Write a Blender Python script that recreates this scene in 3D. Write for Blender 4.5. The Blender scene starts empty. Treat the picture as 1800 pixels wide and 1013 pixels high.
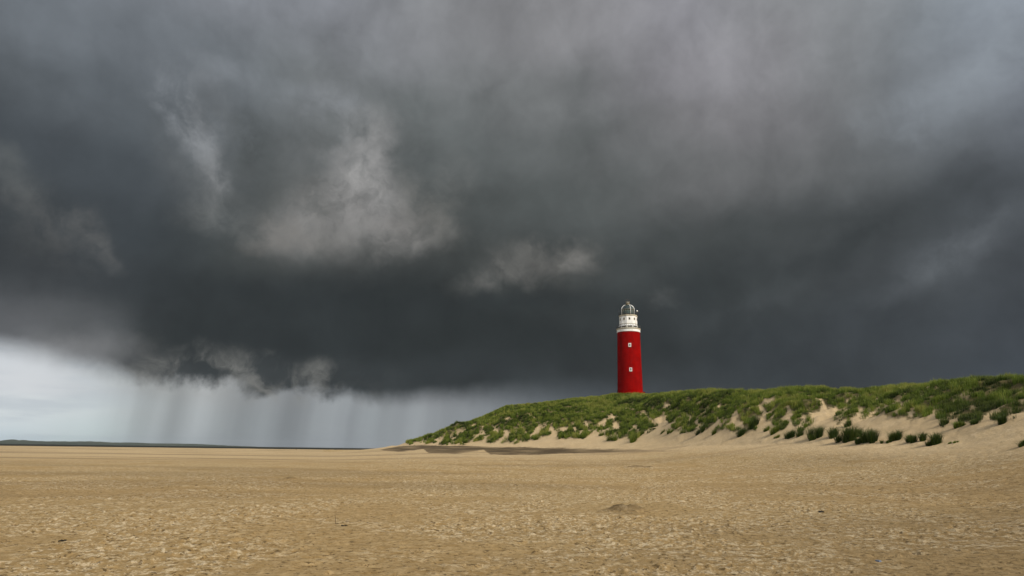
import bpy, bmesh, math, random
import numpy as np
from mathutils import Vector, Matrix
random.seed(7); RNG = np.random.default_rng(11)
R = math.radians
C = bpy.context.scene.collection
S = bpy.context.scene

# ------------------------------------------------------------------ camera
F_PX = 1200.0                       # focal length in photo pixels (photo 1800 x 1013)
PITCH, ROLL, EYE = R(13.34), R(0.757), 1.62
cd = bpy.data.cameras.new('camera'); cam = bpy.data.objects.new('camera', cd); C.objects.link(cam)
cd.sensor_width = 36; cd.lens = 24; cd.clip_start = .1; cd.clip_end = 60000
cam.matrix_world = (Matrix.Translation((0, 0, EYE)) @ Matrix.Rotation(R(90) + PITCH, 4, 'X') @ Matrix.Rotation(ROLL, 4, 'Z'))
S.camera = cam
S.view_settings.view_transform = 'Standard'; S.view_settings.look = 'None'
S.view_settings.exposure = 0.0; S.view_settings.gamma = 1; S.view_settings.use_curve_mapping = False
EXPO = 1.0

FW = np.array([0, math.cos(PITCH), math.sin(PITCH)])
U0 = np.array([0, -math.sin(PITCH), math.cos(PITCH)]); R0 = np.array([1., 0, 0])
RT = R0*math.cos(ROLL) + U0*math.sin(ROLL); UP = -R0*math.sin(ROLL) + U0*math.cos(ROLL)
def ray(x, y):
    "direction of the photograph's line of sight -> (azimuth rad, tan of elevation)"
    d = FW*F_PX + RT*(x-900) - UP*(y-506.5)
    return math.atan2(d[0], d[1]), d[2]/math.hypot(d[0], d[1])
def project(X, Y, Z):
    Z = Z-EYE
    f = X*FW[0]+Y*FW[1]+Z*FW[2]; f = np.where(f < .1, .1, f)
    return 900+F_PX*(X*RT[0]+Y*RT[1]+Z*RT[2])/f, 506.5-F_PX*(X*UP[0]+Y*UP[1]+Z*UP[2])/f

# ------------------------------------------------------------------ node helpers
class NT:
    def __init__(s, nt): s.nt = nt; s.nt.nodes.clear()
    def n(s, t, **kw):
        nd = s.nt.nodes.new(t)
        ins = kw.pop('ins', {})
        for k, v in kw.items(): setattr(nd, k, v)
        for k, v in ins.items(): s.set(nd.inputs[k], v)
        return nd
    def set(s, sock, v):
        if isinstance(v, bpy.types.NodeSocket): s.nt.links.new(v, sock)
        else: sock.default_value = v
    def m(s, op, a, b=0.0, c=0.0, clamp=False):
        nd = s.nt.nodes.new('ShaderNodeMath'); nd.operation = op; nd.use_clamp = clamp
        for i, v in enumerate((a, b, c)): s.set(nd.inputs[i], v)
        return nd.outputs[0]
    def vm(s, op, a, b=(0, 0, 0), sc=1.0):
        nd = s.nt.nodes.new('ShaderNodeVectorMath'); nd.operation = op
        s.set(nd.inputs[0], a); s.set(nd.inputs[1], b)
        if op == 'SCALE': s.set(nd.inputs['Scale'], sc)
        return nd.outputs['Value' if op in ('LENGTH', 'DOT_PRODUCT') else 'Vector']
    def rng(s, v, a, b, c=0.0, d=1.0, smooth=True):
        nd = s.nt.nodes.new('ShaderNodeMapRange'); nd.clamp = True
        nd.interpolation_type = 'SMOOTHSTEP' if smooth else 'LINEAR'
        for i, q in enumerate((v, a, b, c, d)): s.set(nd.inputs[i], q)
        return nd.outputs[0]
    def mix(s, f, a, b, mode='MIX'):
        nd = s.nt.nodes.new('ShaderNodeMix'); nd.data_type = 'RGBA'; nd.blend_type = mode
        s.set(nd.inputs[0], f)
        for i, q in ((6, a), (7, b)):
            s.set(nd.inputs[i], (q[0], q[1], q[2], 1) if isinstance(q, tuple) else q)
        return nd.outputs[2]
    def noise(s, vec, scale, detail=4, rough=.5, dist=0.0, lac=2.0, color=False):
        nd = s.nt.nodes.new('ShaderNodeTexNoise')
        s.set(nd.inputs['Vector'], vec); nd.inputs['Scale'].default_value = scale
        nd.inputs['Detail'].default_value = detail; nd.inputs['Roughness'].default_value = rough
        nd.inputs['Distortion'].default_value = dist; nd.inputs['Lacunarity'].default_value = lac
        return nd.outputs['Color' if color else 'Fac']
    def ramp(s, f, stops, interp='LINEAR'):
        nd = s.nt.nodes.new('ShaderNodeValToRGB'); s.set(nd.inputs[0], f)
        cr = nd.color_ramp; cr.interpolation = interp
        while len(cr.elements) < len(stops): cr.elements.new(.5)
        for e, (p, c) in zip(cr.elements, stops):
            e.position = p
        for e, (p, c) in zip(cr.elements, stops):
            e.color = (c[0], c[1], c[2], 1) if not isinstance(c, float) else (c, c, c, 1)
        return nd.outputs[0]
def lin(c):
    return tuple((v/255/12.92 if v/255 <= .04045 else ((v/255+.055)/1.055)**2.4) for v in c)

# ------------------------------------------------------------------ sun and storm sky
SUN_AZ, SUN_EL = R(138), R(36)       # clockwise from the viewing direction: behind the viewer's right shoulder
sd = bpy.data.lights.new('sun', 'SUN'); sun = bpy.data.objects.new('sun', sd); C.objects.link(sun)
sd.energy = 3.1; sd.angle = R(8); sd.color = (1, .93, .82)
dv = Vector((math.sin(SUN_AZ)*math.cos(SUN_EL), math.cos(SUN_AZ)*math.cos(SUN_EL), math.sin(SUN_EL)))
sun.rotation_euler = dv.to_track_quat('Z', 'Y').to_euler()

def build_sky():
    W = bpy.data.worlds.new('World'); S.world = W; W.use_nodes = True
    W.cycles.sampling_method = 'MANUAL'; W.cycles.sample_map_resolution = 256
    t = NT(W.node_tree)
    D = t.n('ShaderNodeTexCoord').outputs['Generated']
    sp = t.n('ShaderNodeSeparateXYZ', ins={0: D})
    deg = 180/math.pi
    az = t.m('MULTIPLY', t.m('ARCTAN2', sp.outputs[0], sp.outputs[1]), deg)
    el = t.m('MULTIPLY', t.m('ARCSINE', sp.outputs[2]), deg)
    def warp(scale, amp, detail, rough, stretch=(1, 1, 1)):
        c = t.noise(t.vm('MULTIPLY', D, stretch), scale, detail, rough, color=True)
        return t.vm('SCALE', t.vm('SUBTRACT', c, (.5, .5, .5)), sc=amp)
    P = t.n('ShaderNodeCombineXYZ', ins={0: az, 1: el}).outputs[0]
    flat = lambda v: t.vm('MULTIPLY', v, (1, 1, 0))
    W1 = t.vm('ADD', P, flat(warp(2.3, 13, 6, .55)))
    W2 = t.vm('ADD', W1, flat(warp(9, 5.5, 7, .62)))
    s1 = t.n('ShaderNodeSeparateXYZ', ins={0: W1})
    # ---- broad tones of the cloud deck: colours by azimuth at a series of heights
    GX = [0, 150, 300, 450, 600, 750, 900, 1050, 1200, 1350, 1500, 1650, 1800]
    G = {
     -60: [(104,112,120),(112,119,127),(122,128,136),(130,135,143),(140,144,151),(146,149,153),(148,149,152),(150,151,156),(154,154,160),(146,148,152),(140,145,150),(146,156,166),(142,150,162)],
     0:   [(94,102,109),(102,110,118),(112,119,127),(121,126,134),(128,132,140),(132,134,139),(132,132,136),(138,138,142),(142,142,150),(132,134,137),(126,131,136),(134,145,155),(126,134,147)],
     100: [(84,91,97),(90,98,105),(96,104,111),(106,114,120),(112,117,119),(108,114,115),(110,114,115),(120,121,124),(142,141,148),(140,140,145),(121,125,128),(127,137,146),(112,119,131)],
     200: [(66,73,79),(74,82,89),(80,87,92),(88,94,97),(96,101,102),(88,95,96),(100,104,105),(98,102,103),(124,123,127),(128,127,131),(114,118,121),(110,116,123),(99,106,117)],
     300: [(54,61,66),(60,68,74),(62,69,74),(76,82,83),(84,89,89),(80,86,86),(85,91,91),(92,97,97),(105,107,108),(108,109,111),(99,103,105),(88,94,98),(78,85,92)],
     400: [(52,58,61),(54,61,66),(52,59,63),(66,72,72),(80,82,80),(70,74,73),(63,69,69),(70,76,76),(74,79,79),(70,75,76),(66,71,73),(60,66,69),(70,76,82)],
     500: [(60,64,68),(54,59,63),(49,55,58),(47,53,55),(46,52,54),(48,54,55),(52,57,57),(52,58,59),(53,59,61),(58,64,65),(64,69,72),(70,76,80),(68,74,80)],
     600: [(94,97,101),(84,87,89),(50,56,58),(46,52,54),(45,51,53),(45,51,52),(46,52,53),(50,55,57),(52,58,60),(53,59,62),(56,62,66),(58,65,71),(60,67,74)],
     690: [(100,103,106),(90,92,94),(60,66,68),(55,60,62),(50,56,58),(48,54,56),(50,56,58),(56,62,65),(56,62,66),(54,61,65),(56,63,68),(56,64,71),(58,66,74)],
    }
    rows = sorted(G)
    def sampler(grid, gx):
        rr = sorted(grid)
        A = {y: np.array([lin(c) for c in grid[y]]) for y in rr}
        def f(x, y):
            y = min(max(y, rr[0]), rr[-1]); i = max(0, min(len(rr)-2, int(np.searchsorted(rr, y, 'right'))-1))
            a, b = rr[i], rr[i+1]; u = (y-a)/(b-a)
            g = lambda yy: np.array([np.interp(x, gx, A[yy][:, k]) for k in range(3)])
            return g(a)*(1-u)+g(b)*u
        return f
    fG = sampler(G, GX)
    AZ0, AZ1 = -46.0, 46.0
    def pixel_of(azd, eld):
        a, e = R(azd), R(eld)
        x, y = project(np.array(math.sin(a)*math.cos(e)*1e4), np.array(math.cos(a)*math.cos(e)*1e4), np.array(math.sin(e)*1e4+EYE))
        return float(x), float(y)
    def field(f, els, u, v, nst, interp='B_SPLINE'):
        un = t.rng(u, AZ0, AZ1, 0, 1, smooth=False); col = None
        for k, e in enumerate(els):
            st = []
            for j in range(nst):
                a = AZ0+(AZ1-AZ0)*j/(nst-1)
                c = f(*pixel_of(a, e)); st.append((j/(nst-1), (float(c[0]), float(c[1]), float(c[2]))))
            rc = t.ramp(un, st, interp)
            if col is None: col = rc
            else: col = t.mix(t.rng(v, els[k-1], e), col, rc)
        return col
    deck = field(fG, [0, 4.5, 8.5, 12.5, 16.5, 21, 25.5, 30, 35], s1.outputs[0], s1.outputs[1], 22)
    # ---- torn lighter cloud and darker folds, each an ellipse with a frayed edge
    WB = t.vm('ADD', P, t.vm('ADD', flat(warp(6, 6.5, 4, .55)), flat(warp(17, 3.4, 8, .6))))
    WC = t.vm('ADD', P, flat(warp(4, 6, 7, .62)))
    fine = t.noise(t.vm('ADD', P, flat(warp(9, 7, 8, .6))), .22, 9, .60)
    fine2 = t.noise(t.vm('ADD', WC, (40, 7, 0)), .11, 9, .6, .5)
    def blob(col, px, py, rx, ry, rot, color, alpha, coord=W2, tex=None, soft=1.0):
        a, te = ray(px, py); a2, te2 = ray(px+10, py); a3, te3 = ray(px, py-10)
        e, e2, e3 = math.atan(te), math.atan(te2), math.atan(te3)
        ux = math.hypot(a2-a, e2-e)/10*deg; uy = math.hypot(a3-a, e3-e)/10*deg
        tilt = math.atan2(e2-e, a2-a)
        mp = t.n('ShaderNodeMapping', vector_type='TEXTURE', ins={0: coord, 1: (a*deg, e*deg, 0), 2: (0, 0, R(rot)+tilt), 3: (rx*ux, ry*uy, 1)})
        g = t.n('ShaderNodeTexGradient', gradient_type='SPHERICAL', ins={0: mp.outputs[0]}).outputs['Fac']
        w = t.m('MULTIPLY', t.rng(g, 0, soft), alpha)
        if tex is not None: w = t.m('MULTIPLY', w, tex)
        return t.mix(w, col, tuple(float(v) for v in lin(color)))
    tx = t.rng(fine, .32, .68, .08, 1.25); tx2 = t.rng(fine2, .38, .62, .1, 1.2)
    B = [ # px, py, rx, ry, rot, colour, alpha, coord, tex
      (90,370,190,50,-38,(96,98,98),.6,WB,tx),
      (175,430,90,34,-50,(106,107,106),.55,WB,tx),
      (20,300,80,50,-40,(92,97,98),.5,WB,tx),
      (330,130,120,50,10,(128,135,143),.5,WB,tx),
      (640,330,230,190,0,(104,107,107),.6,WC,tx),
      (600,210,150,150,15,(114,119,122),.6,WC,tx),
      (450,180,230,110,0,(104,111,117),.6,WC,tx2),
      (1050,270,100,170,-10,(84,89,89),.55,WC,tx2),
      (960,170,130,110,0,(112,116,117),.5,WC,tx),
      (1250,250,220,160,30,(116,117,119),.4,WC,tx2),
      (340,240,110,200,20,(106,110,112),.5,WC,tx),
      (960,460,190,90,0,(84,86,84),.5,WC,tx),
      (90,400,170,120,-40,(84,86,86),.45,WC,tx),
      (295,170,46,90,14,(140,147,155),.85,WB,tx),
      (335,240,50,90,24,(142,147,152),.85,WB,tx),
      (370,320,60,90,15,(132,135,137),.8,WB,tx),
      (385,385,110,55,-10,(108,111,110),.6,WB,tx),
      (470,150,200,50,-12,(126,133,140),.55,WB,tx),
      (440,270,90,80,0,(66,72,72),.65,WB,tx),
      (600,180,60,90,20,(132,137,142),.65,WB,tx),
      (665,250,70,110,12,(146,147,147),.9,WB,tx),
      (620,375,190,95,6,(118,118,116),.6,WB,None),
      (645,300,110,120,0,(112,114,114),.5,WB,None),
      (940,468,150,60,-4,(84,85,83),.6,WB,None),
      (600,370,190,75,14,(143,142,140),.95,WC,tx),
      (650,330,110,110,0,(156,155,154),.95,WB,tx),
      (700,390,120,70,0,(136,134,131),.8,WB,tx),
      (530,410,160,45,12,(120,118,114),.7,WB,tx),
      (770,360,70,90,15,(112,112,108),.6,WB,tx),
      (800,310,40,80,0,(110,113,112),.45,WB,tx),
      (830,150,150,80,0,(118,122,124),.45,WB,tx2),
      (1060,160,110,90,0,(92,97,98),.35,WB,tx2),
      (720,170,80,70,0,(78,85,85),.55,WB,tx2),
      (500,505,300,55,2,(46,52,54),.8,WC,None),
      (850,540,300,40,0,(46,52,54),.6,WC,None),
      (975,450,120,52,-8,(122,121,117),1,WB,tx),
      (885,478,130,54,15,(102,102,99),.95,WB,tx),
      (1165,520,46,34,0,(84,87,87),.7,WB,tx),
      (330,590,150,80,-12,(44,50,52),.85,WB,None),
      (900,600,520,80,0,(44,50,51),.6,W1,None),
      (480,600,330,60,0,(43,49,51),.6,W1,None),
      (60,585,210,75,-6,(98,101,104),.9,WC,None),
      (135,618,170,60,-8,(112,114,116),.95,WC,None),
      (150,560,110,60,-4,(80,84,87),.6,WC,None),
      (-30,560,200,60,-4,(90,93,97),.7,WC,None),
      (1310,120,210,160,0,(150,149,155),.35,WC,tx2),
      (1490,110,130,130,20,(108,112,115),.6,WC,tx2),
      (1660,170,300,110,38,(132,141,150),.5,WC,tx2),
      (1780,60,170,100,38,(138,148,158),.5,WC,tx2),
      (1690,440,220,62,30,(90,96,102),.85,WC,tx2),
      (1600,500,160,40,30,(84,90,95),.5,WB,tx2),
      (1330,530,200,45,28,(70,76,79),.55,WB,tx2),
      (1520,420,260,40,28,(54,60,62),.6,WC,tx2),
      (1420,640,420,60,0,(50,56,60),.4,W1,None),
    ]
    for b in B: deck = blob(deck, *b)
    # broad soft mottling of the deck
    mot = t.noise(W1, .05, 7, .55, .6); mot2 = t.noise(t.vm('ADD', WC, (9, 3, 0)), .2, 9, .6)
    k = t.m('ADD', t.m('MULTIPLY', t.m('SUBTRACT', mot, .5), .55), t.m('MULTIPLY', t.m('SUBTRACT', mot2, .5), .78))
    deck = t.mix(1.0, deck, t.n('ShaderNodeCombineXYZ', ins={0: t.m('ADD', k, 1), 1: t.m('ADD', k, 1), 2: t.m('ADD', k, 1)}).outputs[0], 'MULTIPLY')
    deck = t.n('ShaderNodeHueSaturation', ins={'Saturation': .80, 'Value': 1.04, 'Color': deck}).outputs[0]
    # ---- open band under the cloud base, with rain shafts
    LX = [0,60,120,180,210,250,290,315,345,372,400,430,470,530,580,602,640,665,690,760,850,950,1050,1250]
    def L(vals): return vals
    Lg = {
     600: [(196,203,210),(204,209,214),(190,196,202),(184,188,190),(176,179,180),(160,163,164),(150,153,153),(150,152,152),(156,158,158),(148,150,150),(140,142,142),(140,143,143),(132,136,137),(130,134,136),(138,142,144),(134,138,140),(130,134,137),(134,138,141),(126,130,134),(120,125,129),(108,114,118),(96,102,107),(84,90,95),(66,73,78)],
     700: [(216,219,221),(214,217,219),(204,209,212),(190,197,199),(178,183,184),(168,172,172),(156,160,160),(158,161,162),(172,175,175),(164,167,168),(146,150,152),(154,158,160),(142,146,148),(142,146,149),(154,159,162),(148,153,156),(144,149,152),(152,157,160),(142,146,149),(138,142,145),(126,131,135),(106,112,117),(88,95,101),(66,74,80)],
     745: [(206,217,220),(208,218,220),(205,215,216),(194,204,205),(180,188,189),(170,177,178),(158,164,166),(152,158,160),(166,172,174),(158,164,166),(142,148,150),(148,154,157),(138,144,147),(138,143,146),(152,158,161),(144,149,153),(140,146,149),(150,156,159),(144,149,152),(141,146,149),(131,136,140),(112,118,122),(92,99,104),(68,76,82)],
     785: [(190,210,220),(194,210,214),(192,207,208),(184,200,200),(174,186,187),(168,178,180),(158,165,168),(150,157,160),(160,167,170),(154,161,164),(142,148,151),(146,152,155),(138,144,147),(136,142,146),(150,156,160),(142,148,152),(138,144,148),(148,154,158),(144,149,152),(142,147,150),(133,138,142),(116,122,126),(94,101,106),(68,76,82)],
    }
    fL = sampler(Lg, LX)
    wl = t.noise(t.vm('MULTIPLY', D, (1, 1, 4)), 3.5, 5, .55, color=True)
    wls = t.n('ShaderNodeSeparateXYZ', ins={0: t.vm('SUBTRACT', wl, (.5, .5, .5))})
    ua = t.m('ADD', t.m('SUBTRACT', az, t.m('MULTIPLY', el, .10)), t.m('MULTIPLY', wls.outputs[0], .7))
    va = t.m('ADD', el, t.m('MULTIPLY', wls.outputs[1], 3))
    AZ0, AZ1 = -42.0, 10.0
    low = field(fL, [0, 2, 4.3, 9], ua, va, 32, 'B_SPLINE')
    stn = t.noise(t.n('ShaderNodeCombineXYZ', ins={0: ua, 1: t.m('MULTIPLY', el, .04)}).outputs[0], .3, 3, .5)
    stn = t.m('ADD', 1, t.m('MULTIPLY', t.m('SUBTRACT', stn, .5), t.m('MULTIPLY', t.rng(az, -34, -27, 0, .8), t.rng(az, 0, -8))))
    for x, w, k in ((250,1.3,-.05),(308,1.3,-.10),(352,1.5,.09),(420,1.6,-.10),(470,.9,.05),(525,2.0,-.09),(590,1.3,.12),(622,.8,-.07),(655,.9,.10),(700,1.4,-.05),(745,.8,.06)):
        a, te = ray(x, 735); c = math.degrees(a)-math.degrees(math.atan(te))*.10
        stn = t.m('ADD', stn, t.m('MULTIPLY', t.rng(t.m('ABSOLUTE', t.m('SUBTRACT', ua, c)), w, 0), t.m('MULTIPLY', t.rng(el, 7.5, 2.5, .3, 1), k)))
    low = t.mix(1.0, low, t.n('ShaderNodeCombineXYZ', ins={0: stn, 1: stn, 2: stn}).outputs[0], 'MULTIPLY')
    # faint far layer clouds at the left
    lc = t.noise(t.vm('MULTIPLY', P, (.09, .55, 1)), 1.0, 5, .55)
    low = t.mix(t.m('MULTIPLY', t.rng(lc, .48, .62), t.rng(az, -26, -34, 0, .4)), low, lin((170, 180, 190)))
    AZ0, AZ1 = -46.0, 46.0
    EDGE = [(-300,560),(0,611),(60,625),(120,638),(180,650),(220,658),(260,666),(330,678),(380,684),(430,680),(470,688),(520,697),(580,700),(660,704),(740,704),(850,699),(950,702),(1050,706),(1150,716),(1300,740),(1500,790),(1800,830)]
    st = []
    for j in range(30):
        a = AZ0+(AZ1-AZ0)*j/29
        best = None
        for x in range(-300, 2101, 10):
            yy = np.interp(x, [q[0] for q in EDGE], [q[1] for q in EDGE]); aa, te = ray(x, yy)
            if best is None or abs(aa*deg-a) < best[0]: best = (abs(aa*deg-a), math.degrees(math.atan(te)))
        st.append((j/29, float(max(0, (best[1]+6)/24))))
    edge = t.m('SUBTRACT', t.m('MULTIPLY', t.ramp(t.rng(az, AZ0, AZ1, 0, 1, smooth=False), st, 'B_SPLINE'), 24), 6)
    en1 = t.noise(D, 9, 7, .6); en2 = t.noise(t.vm('MULTIPLY', D, (1, 1, .8)), 21, 8, .62, .5)
    ragged = t.m('MULTIPLY', t.rng(az, -31, -27), t.rng(az, -8, -17))        # torn scud only in the middle
    off = t.m('ADD', t.m('MULTIPLY', t.m('SUBTRACT', en1, .5), t.m('ADD', 1.6, t.m('MULTIPLY', ragged, 2.6))),
              t.m('MULTIPLY', t.m('SUBTRACT', en2, .5), t.m('ADD', .7, t.m('MULTIPLY', ragged, 1.9))))
    dlt = t.m('SUBTRACT', t.m('ADD', el, off), edge)
    soft = t.m('ADD', t.m('ADD', t.rng(az, -18, -8, .6, 1.1), t.rng(az, -8, 10, 0, 1.4)), t.rng(az, -26, -31, 0, .6))
    above = t.rng(t.m('DIVIDE', dlt, soft), -.9, 1.1)
    # pale scud hanging at the torn edge
    scud = t.m('MULTIPLY', t.m('MULTIPLY', t.rng(t.m('ABSOLUTE', t.m('SUBTRACT', dlt, .9)), 2.6, 0), t.m('MULTIPLY', ragged, .6)), t.rng(t.noise(WB, .22, 8, .6, .2), .42, .66))
    sky = t.mix(above, low, deck)
    sky = t.mix(scud, sky, lin((138, 138, 134)))
    # ---- the rest of the sky, behind and beside the viewer: bright broken cloud over blue
    nish = t.n('ShaderNodeTexSky', sky_type='NISHITA', sun_disc=False, sun_elevation=SUN_EL, sun_rotation=SUN_AZ, air_density=1.2, dust_density=2.0).outputs[0]
    nish = t.vm('SCALE', nish, sc=.10)
    bc = t.rng(t.noise(D, 2.2, 6, .55), .35, .62, .45, .95)
    rear = t.mix(bc, nish, REAR)
    back = t.rng(t.m('ABSOLUTE', az), 50, 100)
    high = t.rng(el, 36, 62)
    sky = t.mix(t.m('MULTIPLY', high, .55), sky, rear)
    sky = t.mix(back, sky, rear)
    bg = t.n('ShaderNodeBackground', ins={0: sky, 1: 1.0})
    t.n('ShaderNodeOutputWorld', ins={0: bg.outputs[0]})
REAR = (.62, .66, .72)
build_sky()

# ------------------------------------------------------------------ numpy noise
def _tab(seed):
    r = np.random.default_rng(seed); p = r.permutation(256); a = r.random(256)*2*np.pi
    return np.concatenate([p, p]), np.cos(a), np.sin(a)
_T = {}
def pn(x, y, seed=0):
    if seed not in _T: _T[seed] = _tab(seed)
    p, gx, gy = _T[seed]
    xi = np.floor(x).astype(np.int64); yi = np.floor(y).astype(np.int64)
    xf = x-xi; yf = y-yi; u = xf*xf*xf*(xf*(xf*6-15)+10); v = yf*yf*yf*(yf*(yf*6-15)+10)
    def g(i, j):
        h = p[p[(xi+i) & 255]+((yi+j) & 255)]
        return gx[h]*(xf-i)+gy[h]*(yf-j)
    a = g(0, 0)*(1-u)+g(1, 0)*u; b = g(0, 1)*(1-u)+g(1, 1)*u
    return (a*(1-v)+b*v)*1.41
def fbm(x, y, octv=4, seed=0, gain=.5):
    s = 0; a = 1; f = 1
    for o in range(octv):
        s = s+a*pn(x*f+o*17.3, y*f-o*9.1, seed+o); a *= gain; f *= 2.03
    return s
def sst(a, b, x):
    t = np.clip((x-a)/(b-a), 0, 1); return t*t*(3-2*t)

# ------------------------------------------------------------------ terrain: beach and dune
# along the dune: photo column, crest line, foot line, distance to foot and to crest (metres)
COLS = [ # x, y_crest, y_foot, r_foot, r_crest
 (600,789.6,789.8,250,265),(660,787.8,789.4,240,262),(700,783,787.6,225,256),(720,774.5,785.5,215,252),(760,762,784.5,205,252),(800,746,784,195,250),(825,741,784,190,250),
 (850,731,784.5,184,250),(890,712.5,785.5,175,250),(940,708.5,787,166,251),(1010,699,789,152,252),(1080,696,790.5,138,252),(1130,693.5,790,128,247),
 (1160,691,788,122,225),(1190,688.5,785.5,116,196),(1230,684.5,784,109,172),(1256,682,783,104,160),(1290,685.5,782.5,98,154),(1340,684.5,781.5,90,146),
 (1380,679.5,781,84,139),(1430,677,781,78,132),(1470,681,782,74,127),(1510,682,783,70,122),(1560,676.5,784.5,66,117),(1610,671,785,62,112),
 (1660,666.5,782,59,107),(1720,661.5,777,55,101),(1800,659,770,50,95),(1950,655,762,44,86),(2300,640,752,34,72)]
az_c, te_c, te_f, rf_c, rc_c = [], [], [], [], []
for x, yc, yf, rf, rc in COLS:
    a, tc = ray(x, yc); az_c.append(a)
    te_c.append(tc); te_f.append(ray(x, yf)[1]); rf_c.append(rf); rc_c.append(rc)
_ag = np.linspace(-.45, 1.2, 1500)
def _smooth(v, w=7):
    k = np.hanning(w+2)[1:-1]; k /= k.sum(); g = np.interp(_ag, az_c, v)
    return np.convolve(np.pad(g, w//2, 'edge'), k, 'valid')
_TC, _TF, _RF, _RC = [_smooth(np.array(v), w) for v, w in ((te_c, 9), (te_f, 15), (rf_c, 25), (rc_c, 25))]
TOWER_AZ = ray(1107.8, 694)[0]; TOWER_D = 256.0
def terrain(az, r, detail=True):
    "height of the ground, plus how dune-like the place is (0 beach .. 1 crest)"
    A = np.clip(az, _ag[0], _ag[-1])
    tc, tf, rf, rc = [np.interp(A, _ag, q) for q in (_TC, _TF, _RF, _RC)]
    on = sst(R(-15.2), R(-9.8), az)*sst(1.9, 1.1, az)   # 0 where there is no dune
    X = r*np.sin(az); Y = r*np.cos(az)
    zf = EYE+rf*tf
    zb = zf*np.clip(r/rf, 0, 1)**2.6
    t = np.clip((r-rf)/(rc-rf), 0, 1)
    G = 1-(1-t)**1.55
    G = G*(.72+.28*sst(0, .25, t))
    te = tf+(tc-tf)*G
    zd = EYE+np.minimum(r, rc)*te
    zc = EYE+rc*tc
    drop = sst(0, 1, (r-rc-22)/60)
    z = np.where(r < rf, zb, np.where(r < rc, zd, zc*(1-drop*.75)))
    z = z*on
    dune = on*np.where(r < rf, 0, t)
    # low berms and swales of the open beach
    w = np.exp(-np.clip((r-9)/400, 0, 5))
    beach = (1-sst(0, .08, dune))*sst(4, 14, r)
    z = z+beach*(.07*fbm(X*.035, Y*.09, 3, 40)*sst(5, 40, r))
    if detail:
        hum = fbm(X*.2, Y*.2, 3, 50, .6)
        big = fbm(X*.05, Y*.05, 2, 58)
        slope_w = sst(.12, .5, dune)*(1-.85*sst(.6, .95, t))
        z = z+slope_w*(hum*1.0+big*1.5)*np.clip(r/110, .7, 1.0)*sst(0, 6, z)-.5*sst(.4, 1, t)*on*sst(0, 6, z)
        z = z+.05*fbm(X*.9, Y*.9, 3, 62, .6)*sst(30, 60, r)*(1-sst(120, 190, r))*(1-sst(.5, .8, dune))*on
        z = z+sst(0, .04, dune)*(1-sst(.1, .3, dune))*hum*.18
    # level ground for the lighthouse
    tx, ty = TOWER_D*math.sin(TOWER_AZ), TOWER_D*math.cos(TOWER_AZ)
    dl = np.hypot(X-tx, Y-ty); tz = EYE+TOWER_D*ray(1107.8, 695.5)[1]
    z = z+(tz-z)*(1-sst(6, 14, dl))
    # the shore of the sea
    z = z-3.0*sst(560, 700, r+14*pn(az*14, az*0, 77))
    return z, dune, t

def near_relief(X, Y, r, dune):
    "clods, prints and wind crust of the sand, real relief"
    fade = (1-sst(35, 90, r))*(1-sst(0, .2, dune))
    patch = sst(-.35, .35, fbm(X*.22, Y*.22, 3, 80))
    n1 = fbm(X*3.4, Y*3.4, 3, 90, .6); n2 = fbm(X*9, Y*9, 2, 95, .6)
    cl = np.maximum(0, n1-.18)**1.2
    pits = -np.maximum(0, fbm(X*1.6+5, Y*1.6, 3, 99, .6)-.42)*.07
    z = fade*((.35+.65*patch)*(cl*.045+n2*.014+n1*.010+np.maximum(0, fbm(X*11, Y*11, 2, 97, .6)-.35)*.035)+pits)
    # long soft ridges
    z = z+fade*.018*fbm(X*.5, Y*1.1, 3, 101)
    return z, patch

def put(px, py, r_guess=None):
    "where the line of sight through a photo point meets the ground"
    a, te = ray(px, py)
    rr = np.linspace(5, 420, 8000)
    z, _, _ = terrain(np.full_like(rr, a), rr)
    hit = np.nonzero(z >= EYE+rr*te)[0]
    r = rr[hit[0]] if len(hit) else 240.
    zz = float(terrain(np.array([a]), np.array([r]))[0][0])
    return Vector((r*math.sin(a), r*math.cos(a), zz)), r

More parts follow.
